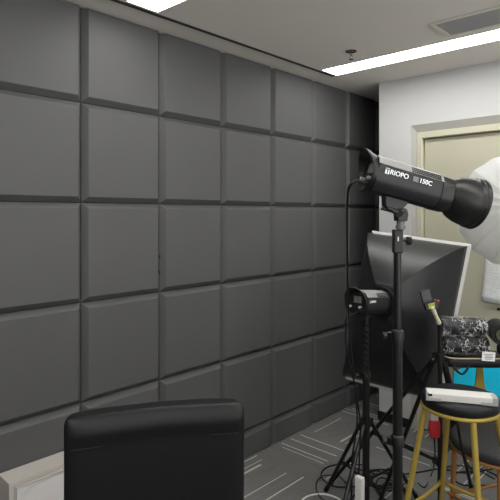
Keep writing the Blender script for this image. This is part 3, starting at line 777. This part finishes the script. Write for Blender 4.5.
# paper on the door
pz = XB+.050; py0 = 1.262; py1 = 1.12
mb = MB(); lp = []
g = [[None]*9 for _ in range(9)]
for i in range(9):
    for j in range(9):
        s, q = i/8, j/8
        y = 1.232-s*.19+.014*q*(1-s*.6)+.012*(1-q)*0; z = 1.335-q*.315-.018*s*q
        g[i][j] = mb.v((pz-.004-.010*q*q-.004*math.sin(s*5), y+ (.012*(q) ), z))
for i in range(8):
    for j in range(8): mb.f([g[i][j], g[i+1][j], g[i+1][j+1], g[i][j+1]])
t = obj('paper_notice', mb, M_paper, smooth=True, solid=.0008); tag(t, 'white printed paper sheet with yellow green highlights on the door', 'paper')
random.seed(11); mb = MB(); mh = MB()
for r in range(20):
    q = .06+r*.044; x = .08
    while x < .92:
        l = random.uniform(.05, .2); 
        if random.random() < .75:
            s = x+l/2; y = 1.232-s*.19+.014*q*(1-s*.6)+.012*q; z = 1.335-q*.315-.018*s*q
            (mh if random.random() < .12 else mb).box((pz-.004-.010*q*q-.004*math.sin(s*5)-.0015, y, z), (.0006, l*.19, (.006 if 0 else .0022)))
        x += l+.03
obj('print', mb, mat('pale print', (178, 180, 182), .6), t); obj('highlight', mh, mat('yellow green marker', (190, 198, 90), .6), t)

# ------------------------------------------------------------------ white umbrella at the right edge
uc = at(518, 210, 3.03)
axu = (-RGT*.42-FWD*.85+Vector((0, 0, .12))).normalized()      # convex side towards the camera
t = thing('white_umbrella', 'white photo umbrella at the right edge, behind the bowl reflector', 'umbrella', uc)
u = axu.orthogonal().normalized(); v_ = axu.cross(u); nr = 16; Ru = .345
mb = MB(); loops = []
for j in range(11):
    s = j/10; lp = []
    for k in range(nr*4):
        a = 2*PI*k/(nr*4); f_ = abs(((k % 4)/4)-.5)*2          # 1 at a rib, 0 half-way
        r_ = Ru*math.sin(s*1.15)/math.sin(1.15)*(1-.028*s*(1-f_)); hgt = .20*(math.cos(s*1.15)-math.cos(1.15))/(1-math.cos(1.15))-.004*(1-f_)*math.sin(PI*s)
        lp.append(uc+axu*hgt+(u*math.cos(a)+v_*math.sin(a))*r_)
    loops.append(lp)
mb.loft(loops[1:], cap=False); obj('canopy', mb, M_umb, t, smooth=True, angle=10)
mb = MB(); mb.lathe(uc+axu*.2, axu, [(-.02, .03), (.01, .028), (.02, .01), (.05, .006)], 12, cap=True); obj('tip_cap', mb, M_dark, t, smooth=True)
mb = MB(); mb.cyl(uc+axu*.2, uc-axu*.30, .004, n=8); obj('shaft', mb, M_chrome, t, smooth=True)
for k in range(nr):
    obj('rib', MB().tube([loops[j][k*4]-axu*.004 for j in range(1, 11)], .002, 5), M_grey, t, smooth=True)
ub = fl(uc.dot(RGT)+.10, uc.dot(FWD)+.15); hz = (uc-axu*.30).z
stand('black light stand out of view at the right, holding the white umbrella', ub, hz, .5, [ub+fl(-.02, -.34), ub+fl(.28, -.24), ub+fl(.17, .02)], [(.05, .9, .014), (.9, hz-.02, .011)], zlow=.2)

# ------------------------------------------------------------------ cables and small floor items
def cable(pts, r, m, label, name='cable', k=6, cat='cable', group=None):
    return tag(obj(name, MB().tube(smoothpath(pts, k), r, 7), m, smooth=True), label, cat, group)
sock = ML @ Vector((-.030, -.026, -.036))
cable([sock, sock-RGT*.02+Vector((0, 0, .003)), at(349.5, 187, 1.64), at(347.6, 200, 1.72), at(347.3, 240, 1.95), at(348, 288, 2.30), at(349, 320, 2.42), at(353, 370, 2.46), at(356, 400, 2.48), at(357, 425, 2.5), at(352, 460, 2.5), fl(.50, 2.55, .20), fl(.46, 2.62, .03), fl(.36, 2.70, .006)],
      .0042, M_cable, 'long black power cable hanging from the large lamp down past the softbox lamp')
cable([ML2 @ Vector((-.030, -.028, -.038)), at(347, 318, 2.48), at(345.8, 330, 2.5), at(346, 345, 2.5), at(352, 372, 2.51), at(358, 405, 2.53), at(360, 424, 2.54), at(360, 445, 2.56), fl(.545, 2.6, .25), fl(.53, 2.66, .02), fl(.62, 2.75, .006)],
      .0042, M_cable, 'black cable curving down from the softbox lamp along its stand')
# hanging curled cord on the softbox stand
P = []
for i in range(70):
    s = i/69; a = s*2*PI*9; P.append(b2+Vector((0, 0, 1.05-s*.27))-FWD*.032+RGT*(.012*math.cos(a)-.004)+FWD*.010*math.sin(a))
tag(obj('curly_cord', MB().tube(P, .0035, 6), M_cable, smooth=True), 'curled black cord on the pole of the softbox stand', 'cable')
# white cable loop on carpet
P = [onfloor(322+22*math.cos(a), 0, 0) if 0 else None for a in (0,)]
lc = onfloor(323, 508); P = []
for i in range(40):
    a = -.2+i/39*4.6; P.append(lc+RGT*.125*math.cos(a)+FWD*.13*math.sin(a)+Vector((0, 0, .006)))
tag(obj('cable', MB().tube(P, .005, 7), M_wcable, smooth=True), 'white cable looped on the carpet at the bottom edge', 'cable')
def floorloop(px, py, rx, ry, turns, lb, r=.004, a0=0, dz=.006, m=M_cable, wob=.25, seed=0):
    random.seed(seed); c = onfloor(px, py); P = []
    n_ = int(14*turns)
    for i in range(n_):
        a = a0+i/14*2*PI; q = 1+wob*math.sin(a*.37+seed)
        P.append(c+RGT*rx*q*math.cos(a)+FWD*ry*q*math.sin(a)+Vector((0, 0, dz+.004*i/14+(.012 if math.sin(a*1.7) > .8 else 0))))
    tag(obj('cable', MB().tube(smoothpath(P, 3), r, 6), m, smooth=True), lb, 'cable')
floorloop(349, 478, .14, .13, 1.3, 'black cable loop lying on the carpet under the softbox stand', seed=1)
floorloop(332, 492, .09, .16, .8, 'thin black cable arc on the carpet left of the softbox stand', r=.003, seed=2)
floorloop(384, 482, .10, .10, 3.2, 'tangle of black cable on the carpet between the two front stands', r=.0045, seed=3)
floorloop(392, 494, .07, .12, 2.4, 'black cable coil on the carpet at the bottom, beside the main stand', r=.0045, a0=1, seed=5)
floorloop(473, 480, .16, .12, 1.6, 'black cable loop on the carpet under the lower stool', seed=4)
cable([onfloor(404, 475)+Vector((0, 0, .006)), onfloor(420, 473)+Vector((0, 0, .006)), onfloor(440, 470)+Vector((0, 0, .006)), onfloor(470, 474)+Vector((0, 0, .006)), onfloor(505, 466)+Vector((0, 0, .006))], .0045, M_cable, 'black cable running across the carpet behind the tall stool legs')
cable([at(434, 437, 2.46), at(435, 450, 2.47), at(434, 465, 2.5), onfloor(432, 478)+Vector((0, 0, .03)), onfloor(425, 488)+Vector((0, 0, .006)), onfloor(418, 484)+Vector((0, 0, .006))], .0035, M_cable, 'thin black cable hanging down from the red pouch')
cable([at(457, 418, 2.43), at(459, 432, 2.30), at(462, 448, 2.27), at(466, 462, 2.3), at(472, 470, 2.4)], .006, M_cable, 'thick black cable hanging behind the tall stool front leg')
# red pouch with white tag hanging at the tall stool
t = thing('red_pouch', 'small red pouch with white tag hanging below the tall stool seat', 'pouch', at(434, 437, 2.45))
c0 = at(434.5, 428.5, 2.45)
mb = MB(); mb.loft([[c0+RGT*x*q+FWD*y*q+Vector((0, 0, z)) for x, y in ((-.024, -.012), (0, -.017), (.024, -.012), (.024, .012), (0, .016), (-.024, .012))] for z, q in ((-.042, .7), (-.036, .95), (0, 1.05), (.028, .98), (.040, .8))])
obj('body', mb, M_red, t, smooth=True, bevel=.003)
mb = MB(); c1 = c0+Vector((0, 0, .058)); mb.box(c1, (.034, .010, .040), Rr); mb.cyl(c1+Vector((0, 0, .018)), c1+Vector((0, 0, .05)), .002, n=6); obj('tag', mb, M_lip, t)['label'] = 'white tag'
# white block at bottom beside softbox stand
wb = fl((360-250)/FPX*2.42, 2.42)
wt = thing('white_adapter', 'upright white power strip at the bottom beside the softbox stand', 'power strip', wb)
obj('body', MB(Matrix.Translation(wb)).b2((-.016, -.02, 0), (.012, .02, .385)), M_ledwhite, wt, bevel=.005)
mb = MB(Matrix.Translation(wb) @ Matrix.Rotation(math.atan2(FWD.y, FWD.x)-PI/2, 4, 'Z'))
for o in list(bpy.data.objects):
    if '_o' in o: del o['_o']
